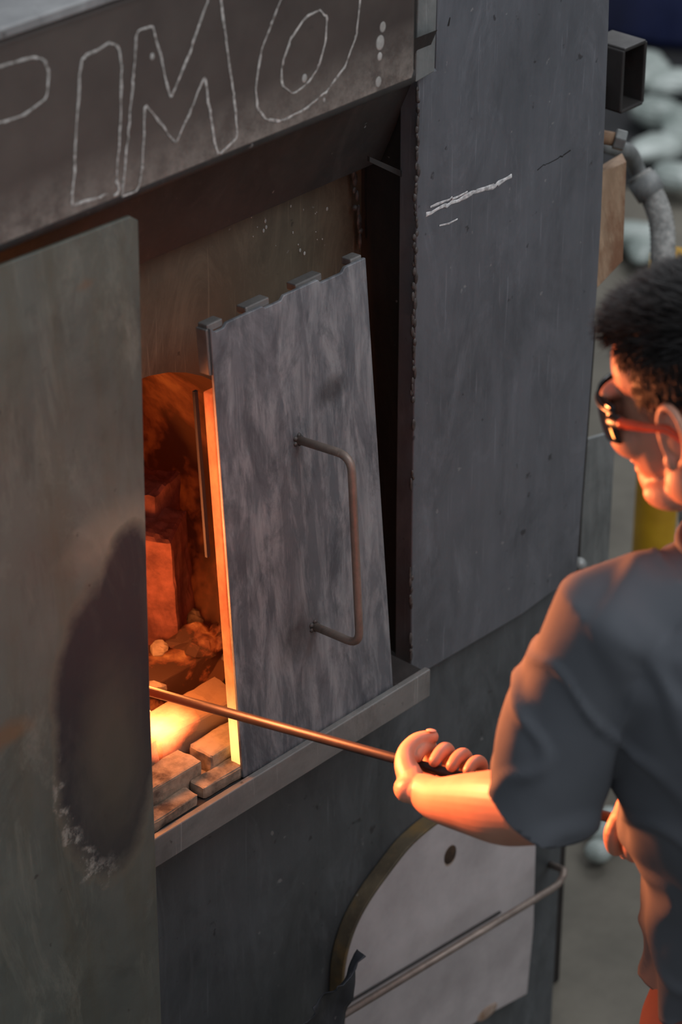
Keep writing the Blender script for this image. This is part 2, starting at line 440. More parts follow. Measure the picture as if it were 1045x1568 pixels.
# ledge bar (stands in front of the door foot)
YL = -.066
zA = (W(355, 1915, YL).z + W(990, 1565, YL).z + W(560, 1790, YL).z) / 3
xa_, xb_ = W(300, 1950, YL).x, W(990, 1600, YL).x
box('ledge_bar', ((xa_ + xb_) / 2, YL + .006, zA - .022), (xb_ - xa_, .010, .044), M_ledge, fur, .0015)
box('ledge_shelf', ((xa_ + xb_) / 2, YL + .045, zA - .012), (xb_ - xa_, .070, .010), M_dark, fur, .001)
zb0 = zA - .006
xh = W(360, 1850, 0).x
def rough_brick(name, c, s, M, mat, amp=1.0):
    bm = bmesh.new(); bmesh.ops.create_cube(bm, size=1)
    bmesh.ops.subdivide_edges(bm, edges=bm.edges[:], cuts=11, use_grid_fill=True)
    for v_ in bm.verts:
        q = Vector((v_.co.x * s[0], v_.co.y * s[1], v_.co.z * s[2])); p = Vector(c) + M @ q
        n_ = (noise.noise(p * 35) * .006 + noise.noise(p * 90) * .003) * amp
        edge = sum(1 for w_ in v_.co if abs(w_) > .49)
        if edge >= 2: n_ -= .002 + .002 * abs(noise.noise(p * 60))
        v_.co = p + (p - Vector(c)).normalized() * n_
    me = bpy.data.meshes.new(name); bm.to_mesh(me); bm.free(); me.materials.append(mat)
    o = bpy.data.objects.new(name, me); bpy.context.collection.objects.link(o); o.parent = fur
for i, (xx, yy, zz, sx, sy, sz, a) in enumerate([
    (xh - .03, -.036, zb0 + .008, .12, .026, .016, .02), (xh + .095, -.034, zb0 + .009, .11, .026, .018, -.02),
    (xh - .02, .002, zb0 + .018, .17, .042, .036, .0), (xh + .15, .003, zb0 + .017, .14, .042, .034, .03),
    (xh - .04, .058, zb0 + .034, .15, .06, .055, .02), (xh + .12, .06, zb0 + .03, .15, .06, .05, -.04)]):
    rough_brick('hearth_brick_%d' % i, (xx, yy, zz), (sx, sy, sz), Matrix.Rotation(a, 3, 'Z'), M_char if i < 4 else M_hearth, .5)
box('hearth_base', (xh + .05, .045, zb0 - .02), (.44, .12, .05), M_tan, fur, .004)
def lump(acc, c, r, sq=.7):
    M = Matrix.Rotation(ru(0, 3), 3, 'Z') @ Matrix.Rotation(ru(-.6, .6), 3, 'X')
    vv, ff = ball_vf(c, (r * ru(.8, 1.4), r * ru(.6, 1.1), r * sq), M, 9, 6)
    k = ru(0, 50)
    acc.add(([p + (p - c) * .7 * noise.noise((p - c) * (1.1 / r) + Vector((k, 0, 0))) for p in vv], ff))
B = Acc(); C2 = Acc()
for i in range(70):
    c = Vector((ru(cm.x - .18, cm.x + .22), ru(YR - .01, YR + .38), 0)); c.z = zb0 + .05 + (c.y - YR) * .25 + ru(-.01, .015)
    lump(B if i % 2 else C2, c, ru(.012, .03))
B.obj('hot_rubble', M_ember, fur)
C2.obj('charred_rubble', M_char, fur)
box('hearth_floor', (cm.x, YR + .25, zb0 + .02), (.44, .46, .06), M_ember, fur)
rough_brick('standing_firebrick', W(375, 1365, YR + .1), (.075, .06, .24), Matrix.Rotation(.5, 3, 'Z') @ Matrix.Rotation(-.12, 3, 'Y'), M_pink)
rough_brick('standing_firebrick_rear', W(345, 1250, YR + .14), (.07, .06, .2), Matrix.Rotation(.3, 3, 'Z'), M_pink)
rough_brick('chamber_lining', W(400, 1300, YR + .2), (.04, .05, .26), Matrix.Rotation(.2, 3, 'Z'), M_tunnel)
rough_brick('chamber_lining_side', W(460, 1400, YR + .16), (.05, .05, .3), Matrix.Rotation(.2, 3, 'Z'), M_tunnel)
A = Acc()
for (px, py, h) in [(425, 1440, .028), (432, 1385, .02), (398, 1195, .012), (440, 1520, .014)]:
    c = W(px, py, YR + .1)
    A.cap([c - Vector((0, 0, h)), c, c + Vector((.004, 0, h))], [.005, .004, .001])
A.obj('flame_licks', M_flame, fur, smooth=True)

# chalk lettering on the header
def stroke(acc, pxs, y, r, jit=.0008, sub=3):
    pts = [W(a, b, y) for a, b in pxs]; Q = []
    pts = fillet(pts, .006, 3)
    for i in range(len(pts) - 1):
        n = max(1, int((pts[i + 1] - pts[i]).length / .012))
        for k in range(n): Q.append(pts[i].lerp(pts[i + 1], k / n) + Vector((ru(-jit, jit), 0, ru(-jit, jit))))
    Q.append(pts[-1])
    rr = [r * ru(.5, 1.2) for _ in Q]
    v, f = sweep_vf(Q, rr, 6)
    v = [Vector((p.x, y + (p.y - y) * .25, p.z)) for p in v]
    acc.add((v, f))
A = Acc(); YC = YH - .0005
R0 = .0017
stroke(A, [(-30, 160), (0, 152), (85, 131), (104, 140), (112, 165), (108, 225), (60, 262), (0, 282), (-30, 290)], YC, R0)
stroke(A, [(165, 474), (172, 380), (184, 160), (190, 132), (255, 97), (274, 108), (280, 160), (276, 300), (268, 415), (275, 440), (262, 450)], YC, R0)
stroke(A, [(165, 474), (230, 452), (248, 446)], YC, R0)
stroke(A, [(280, 452), (296, 300), (306, 180), (315, 72), (350, 58), (372, 140), (393, 228), (440, 110), (478, 0), (490, -40)], YC, R0)
stroke(A, [(280, 452), (318, 438), (326, 400), (334, 238), (405, 330), (440, 250), (470, 175), (485, 270), (500, 358), (546, 315), (538, 220), (520, 90), (505, -20)], YC, R0)
stroke(A, [(655, -20), (625, 50), (600, 120), (588, 200), (592, 250), (612, 276), (650, 278), (700, 252), (752, 210), (795, 150), (820, 80), (830, -20)], YC, R0)
stroke(A, [(735, 22), (700, 42), (668, 90), (648, 150), (648, 195), (672, 216), (705, 195), (735, 150), (750, 90), (752, 40), (735, 22)], YC, R0)
A.obj('chalk_lettering', M_chalk, fur)
A = Acc()
for px, py, r in [(880, 62, .005), (874, 98, .007), (873, 130, .004), (870, 188, .005), (350, 130, .003), (700, 180, .004), (745, 230, .002)]:
    A.ball(W(px, py, YH), (r, .0008, r * 1.3))
A.obj('paint_dots', M_paint, fur, smooth=True)
A = Acc()
stroke(A, [(978, 494), (1030, 470), (1090, 442), (1140, 425), (1176, 404)], -.0065, .0038, .0015)
stroke(A, [(990, 478), (1040, 455), (1075, 440)], -.0065, .0022, .0025)
stroke(A, [(1012, 520), (1052, 503)], -.0065, .0012, .0015)
A.obj('chalk_mark', M_chalk2, fur)
A = Acc()
for i in range(14):
    px = ru(560, 760); py = ru(500, 600) - (px - 560) * .25
    r = ru(.0005, .0014); A.ball(W(px, py, YR - .0005), (r, .0006, r * ru(1, 1.8)))
for px, py in [(610, 508), (612, 522), (606, 530), (752, 480), (690, 575), (700, 582), (755, 400)]:
    A.ball(W(px, py, YR - .0005), (.002, .0006, .0028))
A.obj('paint_specks', M_paint, fur, smooth=True)
A = Acc()
stroke(A, [(1235, 388), (1255, 378), (1290, 360), (1312, 345)], -.0065, .0008, .002)
stroke(A, [(1030, 60), (1035, 40)], -.0065, .0015, .001)
A.obj('panel_nicks', M_black, fur)

# ------------------------------------------------------------------ furnace door (leans, stands on the ledge shelf)
door = empty('furnace_door')
yb, yt = -.052, -.012
BL = W(560, 1788, yb); BR = W(905, 1590, yb)
TL = W(484, 756, yt); TR = W(841, 592, yt)
zbot = max(BL.z, BR.z, zA) ; ztp = (TL.z + TR.z) / 2
ex = Vector((1, 0, 0))
ez = Vector(((TL.x + TR.x - BL.x - BR.x) / 2, yt - yb, ztp - zbot)).normalized()
en = ex.cross(ez).normalized()
if en.y > 0: en = -en
def D_(u, v_, n_=0):
    return BL.lerp(BR, u).lerp(TL.lerp(TR, u), v_) + en * n_
T = .005
top = [(0, 1), (.0, 0), (1, 0), (1, 1.0), (.86, 1.0), (.84, .991), (.70, .991), (.68, 1.0), (.46, 1.0), (.44, .992), (.34, .992), (.32, .998), (.10, .998), (.08, .990), (.03, .99)]
prism('door_plate', [D_(u, v_) for u, v_ in top], -en * T, M_door, door, .0012)
A = Acc()
Md = Matrix((ex, -en, ez)).transposed()
for u0, u1 in [(.0, .09), (.24, .38), (.56, .72), (.92, .99)]:
    c = D_((u0 + u1) / 2, .998, -.013); A.box(c, ((BR.x - BL.x) * (u1 - u0), .016, .010), Md)
A.box(D_(.002, .95, -.013), (.008, .018, .06), Md)
A.obj('door_channels', M_doorin, door, bevel=.0015)
prism('door_insulation', [D_(.005, .86, -.007), D_(.005, .02, -.007), D_(.96, .02, -.007), D_(.96, .86, -.007)], -en * .016, M_edge, door, .002)
prism('door_light_baffle', [D_(.5, .84, -.024), D_(.5, .0, -.024), D_(.97, .0, -.024), D_(.97, .84, -.024)], (0, .10, 0), M_black, door, .003)  # added hidden baffle, keeps the glow lamp's light off the recess walls
prism('door_side_strap', [D_(-.02, .86, -.03), D_(-.02, .50, -.03), D_(.0, .50, -.03), D_(.0, .86, -.03)], -en * .004, M_black, door, 0)
def onDoor(px, py):
    d = ray(px, py); t = (BL - CAM).dot(en) / d.dot(en); return CAM + d * t
h1, h2 = onDoor(685, 1010), onDoor(722, 1438)
tube('door_handle', [h1 - en * .004, h1 + en * .085 + Vector((.005, 0, 0)), h2 + en * .078 + Vector((.002, 0, -.002)), h2 - en * .004], .0055, M_rod, door, fil=.022)
A = Acc()
for h in (h1, h2):
    for k in range(5):
        a = k * 1.26; A.ball(h + ex * math.cos(a) * .006 + ez * math.sin(a) * .006, .0035)
A.obj('handle_welds', M_weld, door, smooth=True)

# ------------------------------------------------------------------ arched hatch below
hat = empty('round_hatch')
YP = -.012
arc = cat([W(a, b, YP) for a, b in [(798, 2480), (784, 2350), (786, 2230), (806, 2145), (840, 2075), (890, 2003), (942, 1938), (1000, 1888), (1060, 1848), (1125, 1820), (1180, 1808), (1240, 1806)]])
ctr = W(1130, 2150, YP)
def off(p, d): return p + (ctr - p).normalized() * d
inn = [off(p, .007) for p in arc]
rest = [W(1228, 2130, YP), W(1213, 2284, YP), W(1112, 2338, YP), W(960, 2440, YP)]
prism('hatch_board', inn + rest, (0, .022, 0), M_board, hat, .003)
o1 = [p - Vector((0, .002, 0)) for p in arc]; o2 = [off(p, .006) - Vector((0, .002, 0)) for p in arc]
prism('hatch_rim', o1 + o2[::-1], (0, .024, 0), M_boardrim, hat, .001)
hc_ = W(1035, 1963, YP)
A = Acc(); A.ball(hc_, (.014, .002, .016)); A.obj('hatch_hole', M_hole, hat, smooth=True)
A = Acc(); A.ball(hc_ + Vector((0, .001, -.003)), (.018, .0016, .022)); A.ball(W(1120, 2325, YP), (.025, .002, .012)); A.obj('hatch_scorch', M_burn, hat, smooth=True)
yb_ = YP - .05
tube('hatch_bar_handle', [W(700, 2385, yb_), W(1285, 2032, yb_), W(1300, 2000, yb_), W(1262, 1985, YP + .03)], .0055, M_rod, hat, fil=.015)
tube('hatch_bar_line', [W(780, 2315, YP - .003), W(1150, 2095, YP - .003)], .002, M_dark, hat)

# torn sheet hanging off the lower panel
def crumple(name, pl, pr, rows, y, mat, parent):
    V = []; Fc = []; nx = 12
    def lerp2(a, b, t): return (a[0] + (b[0] - a[0]) * t, a[1] + (b[1] - a[1]) * t)
    def along(pp, t):
        s_ = t * (len(pp) - 1); i = min(int(s_), len(pp) - 2); return lerp2(pp[i], pp[i + 1], s_ - i)
    for i in range(rows + 1):
        t = i / rows; a = along(pl, t); b = along(pr, t)
        for k in range(nx + 1):
            px, py = lerp2(a, b, k / nx)
            if k == 0: px += ru(-9, 5); py += ru(-5, 5)
            p = W(px, py, y); p.y += .025 * noise.noise(Vector((px * .01, py * .01, 3))) + .006 * noise.noise(Vector((px * .03, py * .03, 1))) - .02 * (1 - k / nx) ** 3
            V.append(p)
    for i in range(rows):
        for k in range(nx):
            Fc.append([i * (nx + 1) + k, i * (nx + 1) + k + 1, (i + 1) * (nx + 1) + k + 1, (i + 1) * (nx + 1) + k])
    ob = mk(name, V, Fc, mat, parent, smooth=True)
    m = ob.modifiers.new('s', 'SOLIDIFY'); m.thickness = .0015
    return ob
crumple('torn_metal_sheet', [(812, 2178), (762, 2240), (728, 2278), (690, 2310), (640, 2352), (600, 2420), (600, 2700)], [(822, 2180), (820, 2225), (808, 2290), (796, 2340), (788, 2390), (780, 2430), (770, 2700)], 24, -.11, M_foil, fur)

# ------------------------------------------------------------------ fittings at the corner and background
c = P(1418, 165, 3.85)
A = Acc()
A.box(c + Vector((0, 0, .045)), (.05, .06, .006)); A.box(c + Vector((0, 0, -.045)), (.05, .06, .006))
A.box(c + Vector((.025, 0, 0)), (.006, .06, .09)); A.box(c + Vector((-.025, 0, 0)), (.006, .06, .09)); A.box(c + Vector((0, .03, 0)), (.05, .006, .09))
A.box(c + Vector((-.03, .12, -.02)), (.02, .24, .03))
A.obj('bracket_box', M_dark, fur, bevel=.002)
pA, pB = P(1370, 312, 3.9), P(1425, 322, 3.9)
tube('gas_pipe', [pA - (pB - pA), pA, pB], .010, M_rust, fur)
def hexnut(name, a, b, r, mat, parent):
    v, f = sweep_vf([a, b], r, 6); return mk(name, v, f, mat, parent, bevel=.002)
hexnut('hex_nut', P(1412, 318, 3.9), P(1438, 325, 3.9), .016, M_galv, fur)
v, f = prism_vf([P(1378, 400, 3.86), P(1440, 372, 3.94), P(1432, 600, 3.94), P(1370, 665, 3.86)], (.004, .004, 0))
mk('rusty_angle_face', v, f, M_rust, fur, bevel=.001)
v, f = prism_vf([P(1378, 400, 3.86), P(1440, 372, 3.94), P(1430, 352, 3.98), P(1382, 380, 3.92)], (0, 0, -.004))
mk('rusty_angle_flange', v, f, M_rust, fur)
M_hose = simple('hose_braid', srgb(112, 113, 110), srgb(166, 165, 160), 90, .7, .1, .8)
hz = [P(1470, 400, 4.3), P(1500, 450, 4.3), P(1522, 520, 4.3), P(1528, 640, 4.3), P(1560, 900, 4.35), P(1590, 1200, 4.4)]
hc2 = cat(hz, 16)
tube('braided_hose', hc2, [.019 + .0014 * (i % 2) for i in range(len(hc2))], M_hose, fur, 16)
tube('hose_collar', [P(1474, 410, 4.3), P(1500, 448, 4.3)], .025, M_galv, fur)
tube('hose_pipe_end', [P(1385, 330, 4.1), P(1450, 350, 4.25), P(1462, 385, 4.3), P(1476, 412, 4.3)], .013, M_galv, fur, fil=.03)
plate('side_plate', [(1345, 1010), (1416, 990), (1400, 1285), (1330, 1330)], .09, .006, M_galv, fur)
plate('corner_flange', [(1362, 740), (1372, 745), (1330, 1310), (1320, 1318)], .05, .03, M_black, fur)
A = Acc(); A.ball(W(1332, 1296, .03), .011); A.obj('corner_bolt', M_galv, fur, smooth=True)
xs = W(1290, 2100, .06).x
box('stand_leg', (xs, .10, .62), (.05, .05, 1.24), M_black, fur)
box('stand_leg_rear', (xs + .03, .17, .62), (.035, .03, 1.24), M_low, fur)
# yellow bollard
g = P(1508, 1170, 4.9)
yp = empty('yellow_post')
M_yel = simple('yellow_paint', srgb(170, 128, 20), srgb(200, 156, 30), 8, .5)
tube('post', [(g.x, g.y, 0), (g.x, g.y, 1.05)], .038, M_yel, yp, 24)
tube('post_base', [(g.x, g.y, 0), (g.x, g.y, .012)], .08, M_dark, yp, 24)
# black mat with pale glass cullet chunks, barrel
M_cul = simple('glass_cullet', srgb(110, 120, 114), srgb(176, 184, 178), 6, .4)
M_mat = simple('black_rubber', srgb(20, 20, 21), srgb(34, 34, 35), 8, .6)
prism('rubber_mat', [G(1380, 90), G(1700, 40), G(1700, 440), G(1380, 430)], (0, 0, .012), M_mat, None, .003)
A = Acc()
spots = [(1492, 165, .10), (1556, 190, .09), (1500, 255, .08), (1560, 290, .08), (1488, 355, .08), (1550, 400, .07), (1460, 540, .055), (1482, 580, .05)]
for px, py, r in spots:
    c = G(px, py, .014 + r * .7)
    M = Matrix.Rotation(ru(0, 3), 3, 'Z')
    vv, ff = ball_vf(c, (r * 1.3, r * .8, r * .5), M, 12, 8)
    vv = [p + (p - c) * .7 * noise.noise(p * 8) for p in vv]
    A.add((vv, ff))
for px, py, r in [(1392, 1915, .03), (1400, 1885, .03), (1376, 1955, .025)]:
    A.ball(G(px, py, .03), (r, r, r * .8))
A.obj('glass_cullet_pile', M_cul)
bb = G(1560, 50, 0)
M_blue = simple('blue_plastic', srgb(22, 30, 62), srgb(34, 42, 80), 5, .4)
prof = [(0, .28), (.03, .30), (.28, .30), (.30, .315), (.33, .30), (.58, .30), (.60, .315), (.63, .30), (.86, .29), (.9, .27)]
V = []; Fc = []
for z, r in prof:
    for k in range(32):
        a = 2 * math.pi * k / 32; V.append((bb.x + r * math.cos(a), bb.y + r * math.sin(a), z + .012))
for i in range(len(prof) - 1):
    for k in range(32):
        Fc.append([i * 32 + k, i * 32 + (k + 1) % 32, (i + 1) * 32 + (k + 1) % 32, (i + 1) * 32 + k])
Fc.append(list(range(32))); Fc.append([(len(prof) - 1) * 32 + k for k in range(32)])
mk('blue_barrel', V, Fc, M_blue, None)

# ------------------------------------------------------------------ glassblower
man = empty('glassblower')
def skin_mat():
    m = NT('skin'); a = m.noise(60, 5, .6); b = m.noise(8, 3)
    col = m.mix(m.ramp(b, [(.35, 0), (.65, 1)]), srgb(172, 120, 98), srgb(194, 144, 120))
    m.b.inputs['Subsurface Weight'].default_value = .12
    m.b.inputs['Subsurface Radius'].default_value = (.01, .004, .002)
    return m.fin(col, .5, 0, a, .12, .001)
M_skin = skin_mat()
def cloth(name, c1, c2):
    m = NT(name); a = m.noise(6, 4); w = m.noise(500, 2, .5)
    return m.fin(m.mix(a, c1, c2), .95, 0, w, .25, .0008)
M_shirt = cloth('tshirt_cotton', srgb(76, 79, 84), srgb(86, 89, 94))
M_shorts = cloth('trouser_cloth', srgb(88, 56, 50), srgb(106, 68, 60))
M_hair = simple('black_hair', srgb(12, 10, 10), srgb(26, 21, 19), 80, .5)
M_shoe = simple('shoe_leather', srgb(30, 28, 27), srgb(48, 44, 42), 20, .5)

HS = 1.08
hcen = P(1636, 922, 2.84)
pit = math.radians(14)
hr = -.77; hh = math.sqrt(1 - hr * hr)
f2 = (RT * hr + HD * hh).normalized()
fv = (f2 * math.cos(pit) - Vector((0, 0, 1)) * math.sin(pit)).normalized()
lv = Vector((0, 0, 1)).cross(f2).normalized(); uv = fv.cross(lv).normalized()
HM = Matrix((fv, lv, uv)).transposed()
def hp3(f_, l_, u_): return hcen + (fv * f_ + lv * l_ + uv * u_) * HS
A = Acc()
def hb(f_, l_, u_, r): A.ball(hp3(f_, l_, u_), tuple(q * HS for q in r), HM)
def hcp(pts, rr, seg=8): A.cap(pts, [q * HS for q in rr], seg)
hb(-.01, 0, .035, (.096, .076, .086)); hb(-.035, 0, .01, (.068, .07, .068))
hb(.042, 0, -.02, (.05, .064, .07)); hb(.045, 0, .045, (.047, .064, .052))
hb(.042, 0, -.072, (.046, .050, .036)); hb(.074, 0, -.097, (.018, .022, .017))
for s in (1, -1):
    hb(.0, s * .054, -.062, (.026, .016, .024)); hb(.03, s * .048, -.080, (.03, .014, .016)); hb(.060, s * .046, -.024, (.028, .021, .022))
    hb(.083, s * .03, .02, (.014, .028, .009)); hb(.100, s * .010, -.038, (.009, .008, .007))
    hb(.082, s * .031, .0, (.012, .014, .012))
hcp([hp3(.086, 0, .008), hp3(.101, 0, -.018), hp3(.108, 0, -.034)], [.008, .010, .011])
hb(.088, 0, -.062, (.012, .022, .0055)); hb(.086, 0, -.073, (.012, .019, .006))
NB = Vector((hcen.x + .018, hcen.y - .050, 1.47))
A.cap([hp3(-.03, 0, -.03), hp3(-.04, 0, -.09), NB, NB - Vector((0, .01, .06))], [.057, .057, .060, .06], 24)
A.remesh('head', .003, M_skin, man, 3)
A = Acc()
for s in (1, -1):
    ring = []
    for k in range(15):
        a = math.radians(-70 + 300 * k / 14)
        ring.append(hp3(-.012 - .016 * math.cos(a), s * (.084 + .004 * math.cos(a - .5)), -.002 + .030 * math.sin(a)))
    hcp(ring, [.0042] * 15, 8)
    hb(-.010, s * .079, -.002, (.015, .005, .026)); hb(-.003, s * .081, -.030, (.008, .005, .009)); hb(.002, s * .080, -.004, (.004, .005, .007))
A.remesh('ears', .0016, M_skin, man, 2)
def hairline(q):
    f_, l_, u_ = q / HS
    if f_ > .055: return u_ > .080 - (abs(l_) * .1)
    if f_ > .035: return u_ > .055
    if f_ > .012: return u_ > .020
    if f_ > -.03: return u_ > .024
    return u_ > -.055
A = Acc()
hb(-.012, 0, .042, (.103, .083, .094)); hb(-.037, 0, .012, (.074, .076, .073)); hb(.045, 0, .060, (.054, .062, .052))
cap = A.remesh('hair_cap', .004, M_hair, man, 2)
HI = HM.inverted()
bm = bmesh.new(); bm.from_mesh(cap.data)
dele = [v_ for v_ in bm.verts if not hairline(HI @ (v_.co - hcen))]
bmesh.ops.delete(bm, geom=dele, context='VERTS')
bm.normal_update()
roots = [(v_.co.copy(), v_.normal.copy()) for v_ in bm.verts]
for v_ in bm.verts: v_.co += v_.normal * .002 * noise.noise(v_.co * 90)
bm.to_mesh(cap.data); bm.free()
A = Acc()
for i in range(16000):
    p, nrm = random.choice(roots); q = HI @ (p - hcen)
    p = p + Vector((ru(-.003, .003), ru(-.003, .003), ru(-.003, .003)))
    topness = max(0, min(1, (q[2] - .05) / .05))
    ln = .007 + .018 * topness * ru(.5, 1.2)
    d = nrm * (.25 + .25 * topness) + fv * (.85 * topness) - uv * (.7 * (1 - topness)) - fv * .4 * (1 - topness) + Vector((ru(-.25, .25), ru(-.25, .25), ru(-.25, .25)))
    d.normalize(); a_ = d.orthogonal().normalized(); b_ = d.cross(a_); w = .0009
    tip = p + (d + uv * ru(-.3, .1)).normalized() * ln
    V = [p + a_ * w, p - a_ * w * .5 + b_ * w, p - a_ * w * .5 - b_ * w, tip]
    A.add((V, [[0, 1, 3], [1, 2, 3], [2, 0, 3]]))
A.obj('hair_strands', M_hair, man)
# sunglasses
m = NT('lens_dark'); M_lens = m.fin(srgb(16, 12, 11), .07, 0)
M_frame = simple('glasses_frame', srgb(20, 18, 18), srgb(30, 26, 26), 40, .3)
M_temple = simple('orange_lit_temple', srgb(180, 60, 30), srgb(200, 74, 38), 40, .3)  # orange furnace light on the temple arms is put into their colour
sg = man
V = []; Fc = []; nA, nB = 28, 8
for i in range(nA + 1):
    a = -1.25 + 2.5 * i / nA
    for k in range(nB + 1):
        u_ = -.033 + .048 * k / nB
        narrow = 1 - .35 * max(0, (abs(a) - .7)) ; cut = .012 * max(0, 1 - abs(a) / .22)
        uu = -.002 + (u_ + .009) * narrow
        if u_ < -.009: uu += cut * (-.009 - u_) / .021 * .9
        V.append(hp3(.036 + .077 * math.cos(a) + .004 * math.cos((u_ + .009) * 60), .075 * math.sin(a), uu))
for i in range(nA):
    for k in range(nB):
        Fc.append([i * (nB + 1) + k, (i + 1) * (nB + 1) + k, (i + 1) * (nB + 1) + k + 1, i * (nB + 1) + k + 1])
ob = mk('sunglasses_lens', V, Fc, M_lens, sg, smooth=True); mm = ob.modifiers.new('s', 'SOLIDIFY'); mm.thickness = .0025
A = Acc()
hcp([hp3(.037 + .078 * math.cos(a), .076 * math.sin(a), .0155 - .004 * abs(a)) for a in [(-1.25 + 2.5 * i / 20) for i in range(21)]], [.0026] * 21, 8)
for s in (1, -1): hcp([hp3(.062, s * .073, .004), hp3(.045, s * .080, .004)], [.008, .006], 10)
A.obj('sunglasses_frame', M_frame, sg, smooth=True)
A = Acc()
for s in (1, -1): hcp([hp3(.047, s * .081, .005), hp3(.02, s * .083, .004), hp3(-.008, s * .086, .006), hp3(-.03, s * .082, -.012)], [.0052, .0046, .004, .003], 8)
A.obj('sunglasses_temples', M_temple, sg, smooth=True)

# blowpipe axis
rodA = W(345, 1588, 0); handL = P(1024, 1774, 3.25)
ra = (rodA - handL).normalized()       # toward the furnace
rod_in = rodA + ra * .16; rod_end = handL - ra * .29
def tmat():
    m = NT('blowpipe_steel'); a = m.noise(30, 5)
    d = m.ell(rod_in, (.42, .42, .42), .05, 10)
    col = m.mix(m.ramp(a, [(.3, 0), (.7, 1)]), srgb(38, 34, 33), srgb(58, 52, 50))
    es = m.ramp(d, [(.2, .3), (.65, 0)])
    return m.fin(col, .45, .2, a, .1, .0005, (1, .07, .01, 1), es)
bp_ = empty('blowpipe')
tube('pipe', [rod_in, handL, rod_end], .0062, tmat(), bp_, 18)

# arms with hands: one continuous surface each
M_nail = simple('nail', srgb(204, 150, 130), srgb(212, 162, 142), 30, .35)
def arm_hand(name, sh, el, o, a, h, n, wrist):
    """o grip centre, a index side along rod, h hand-forward, n palm normal"""
    A = Acc()
    def q(a_, h_, n_): return o + a * a_ + h * h_ + n * n_
    HMx = Matrix((a, h, n)).transposed()
    for (a_, a2) in [(.033, .016), (.0115, .006), (-.0105, -.006), (-.031, -.016)]:
        A.scap([q(a2, -.064, -.016), q(a_, -.03, -.021), q(a_, .014, -.021)], [.015, .0140, .0115], 16)
    A.scap([q(.014, -.056, -.012), q(.026, -.038, -.008), q(.034, -.026, -.002)], [.015, .0165, .0125], 16)
    A.ball(q(-.022, -.038, -.012), (.012, .026, .011), HMx)
    fing = [(.036, 1.0), (.0125, 1.07), (-.0115, 1.0), (-.0335, .86)]
    for a_, k in fing:
        rr = .0092 if k > .9 else .0082
        A.scap([q(a_, .012, -.021), q(a_ * 1.02, .031 * k, -.014), q(a_ * .99, .034 * k, .006), q(a_ * .98, .020, .0205 * k), q(a_ * .97, .002, .0195), q(a_ * .96, -.010, .0120)],
              [rr * 1.12, rr * 1.12, rr * 1.0, rr * 1.02, rr * .90, rr * .80], 14, 4)
    A.scap([q(.020, -.048, -.010), q(.038, -.032, .002), q(.0475, -.014, .014), q(.044, .004, .026), q(.032, .017, .033)], [.014, .0128, .0112, .0108, .0085], 16)
    m1 = sh.lerp(el, .45); L_ = el.lerp(wrist, .28); L2 = el.lerp(wrist, .65)
    A.scap([sh, m1, el], [.048, .046, .038], 32)
    A.scap([el, L_, L2, wrist, q(0, -.054, -.015)], [.038, .042, .035, .0265, .0215], 32, 8)
    A.remesh(name, .0016, M_skin, man, 3, .4)
    N_ = Acc(); N_.ball(q(.033, .015, .0408), (.006, .0075, .0015), HMx); N_.obj(name + '_nails', M_nail, man, smooth=True)

shL = Vector((-.315, -.660, 1.455)); elL = P(1222, 1862, 3.0)
fdir = (handL - elL).normalized()
hL = (fdir - ra * fdir.dot(ra)).normalized(); nL = hL.cross(ra)
if nL.z < 0: nL = -nL
rot = Matrix.Rotation(math.radians(-10), 3, ra); hL2 = rot @ hL; nL2 = rot @ nL
wrL = handL - hL2 * .076 - nL2 * .013 - ra * .032
arm_hand('left_arm', shL, elL, handL, ra, hL2, nL2, wrL)
handR = handL - ra * .265
shR = Vector((.01, -.69, 1.445)); elR = Vector((.075, -.66, 1.2))
fR = (handR - elR).normalized(); hR = (fR - ra * fR.dot(ra)).normalized(); nR = hR.cross(ra)
if nR.z > 0: nR = -nR
wrR = handR - hR * .082 - nR * .012
arm_hand('right_arm', shR, elR, handR, ra, hR, nR, wrR)

# t-shirt
nx_, ny_ = NB.x, NB.y
rings = [(.88, -.075, -.745, .150, .115), (.98, -.085, -.745, .150, .112), (1.1, -.108, -.742, .152, .112), (1.2, -.128, -.735, .166, .118), (1.32, -.145, -.720, .185, .125),
         (1.40, -.150, -.712, .186, .118), (1.45, nx_ * .6 - .06, ny_ * .5 - .355, .160, .100), (1.49, nx_, ny_, .105, .085), (1.508, nx_, ny_, .080, .076), (1.522, nx_, ny_, .074, .072)]
V = []; Fc = []; ns = 40
for z, cx, cy, a_, b_ in rings:
    for k in range(ns):
        t = 2 * math.pi * k / ns; c_, s_ = math.cos(t), math.sin(t)
        V.append(Vector((cx + a_ * math.copysign(abs(c_) ** .85, c_), cy + b_ * math.copysign(abs(s_) ** .85, s_), z)))
for i in range(len(rings) - 1):
    for k in range(ns): Fc.append([i * ns + k, i * ns + (k + 1) % ns, (i + 1) * ns + (k + 1) % ns, (i + 1) * ns + k])
Fc.append(list(range(ns))[::-1]); Fc.append([(len(rings) - 1) * ns + k for k in range(ns)])
A = Acc(); A.add((V, Fc))
axL = (elL - shL).normalized(); axR = (elR - shR).normalized()
A.cap([NB + Vector((-.03, -.005, -.015)), NB.lerp(shL, .5) + Vector((0, 0, .0)), shL, shL.lerp(elL, .5), elL + axL * .05], [.055, .060, .062, .062, .062], 24)
A.cap([NB + Vector((.03, -.005, -.015)), NB.lerp(shR, .5), shR, shR.lerp(elR, .5), elR + axR * .03], [.055, .060, .064, .062, .060], 24)
sh_ = A.remesh('tshirt', .006, M_shirt, man, 6)
bm = bmesh.new(); bm.from_mesh(sh_.data)
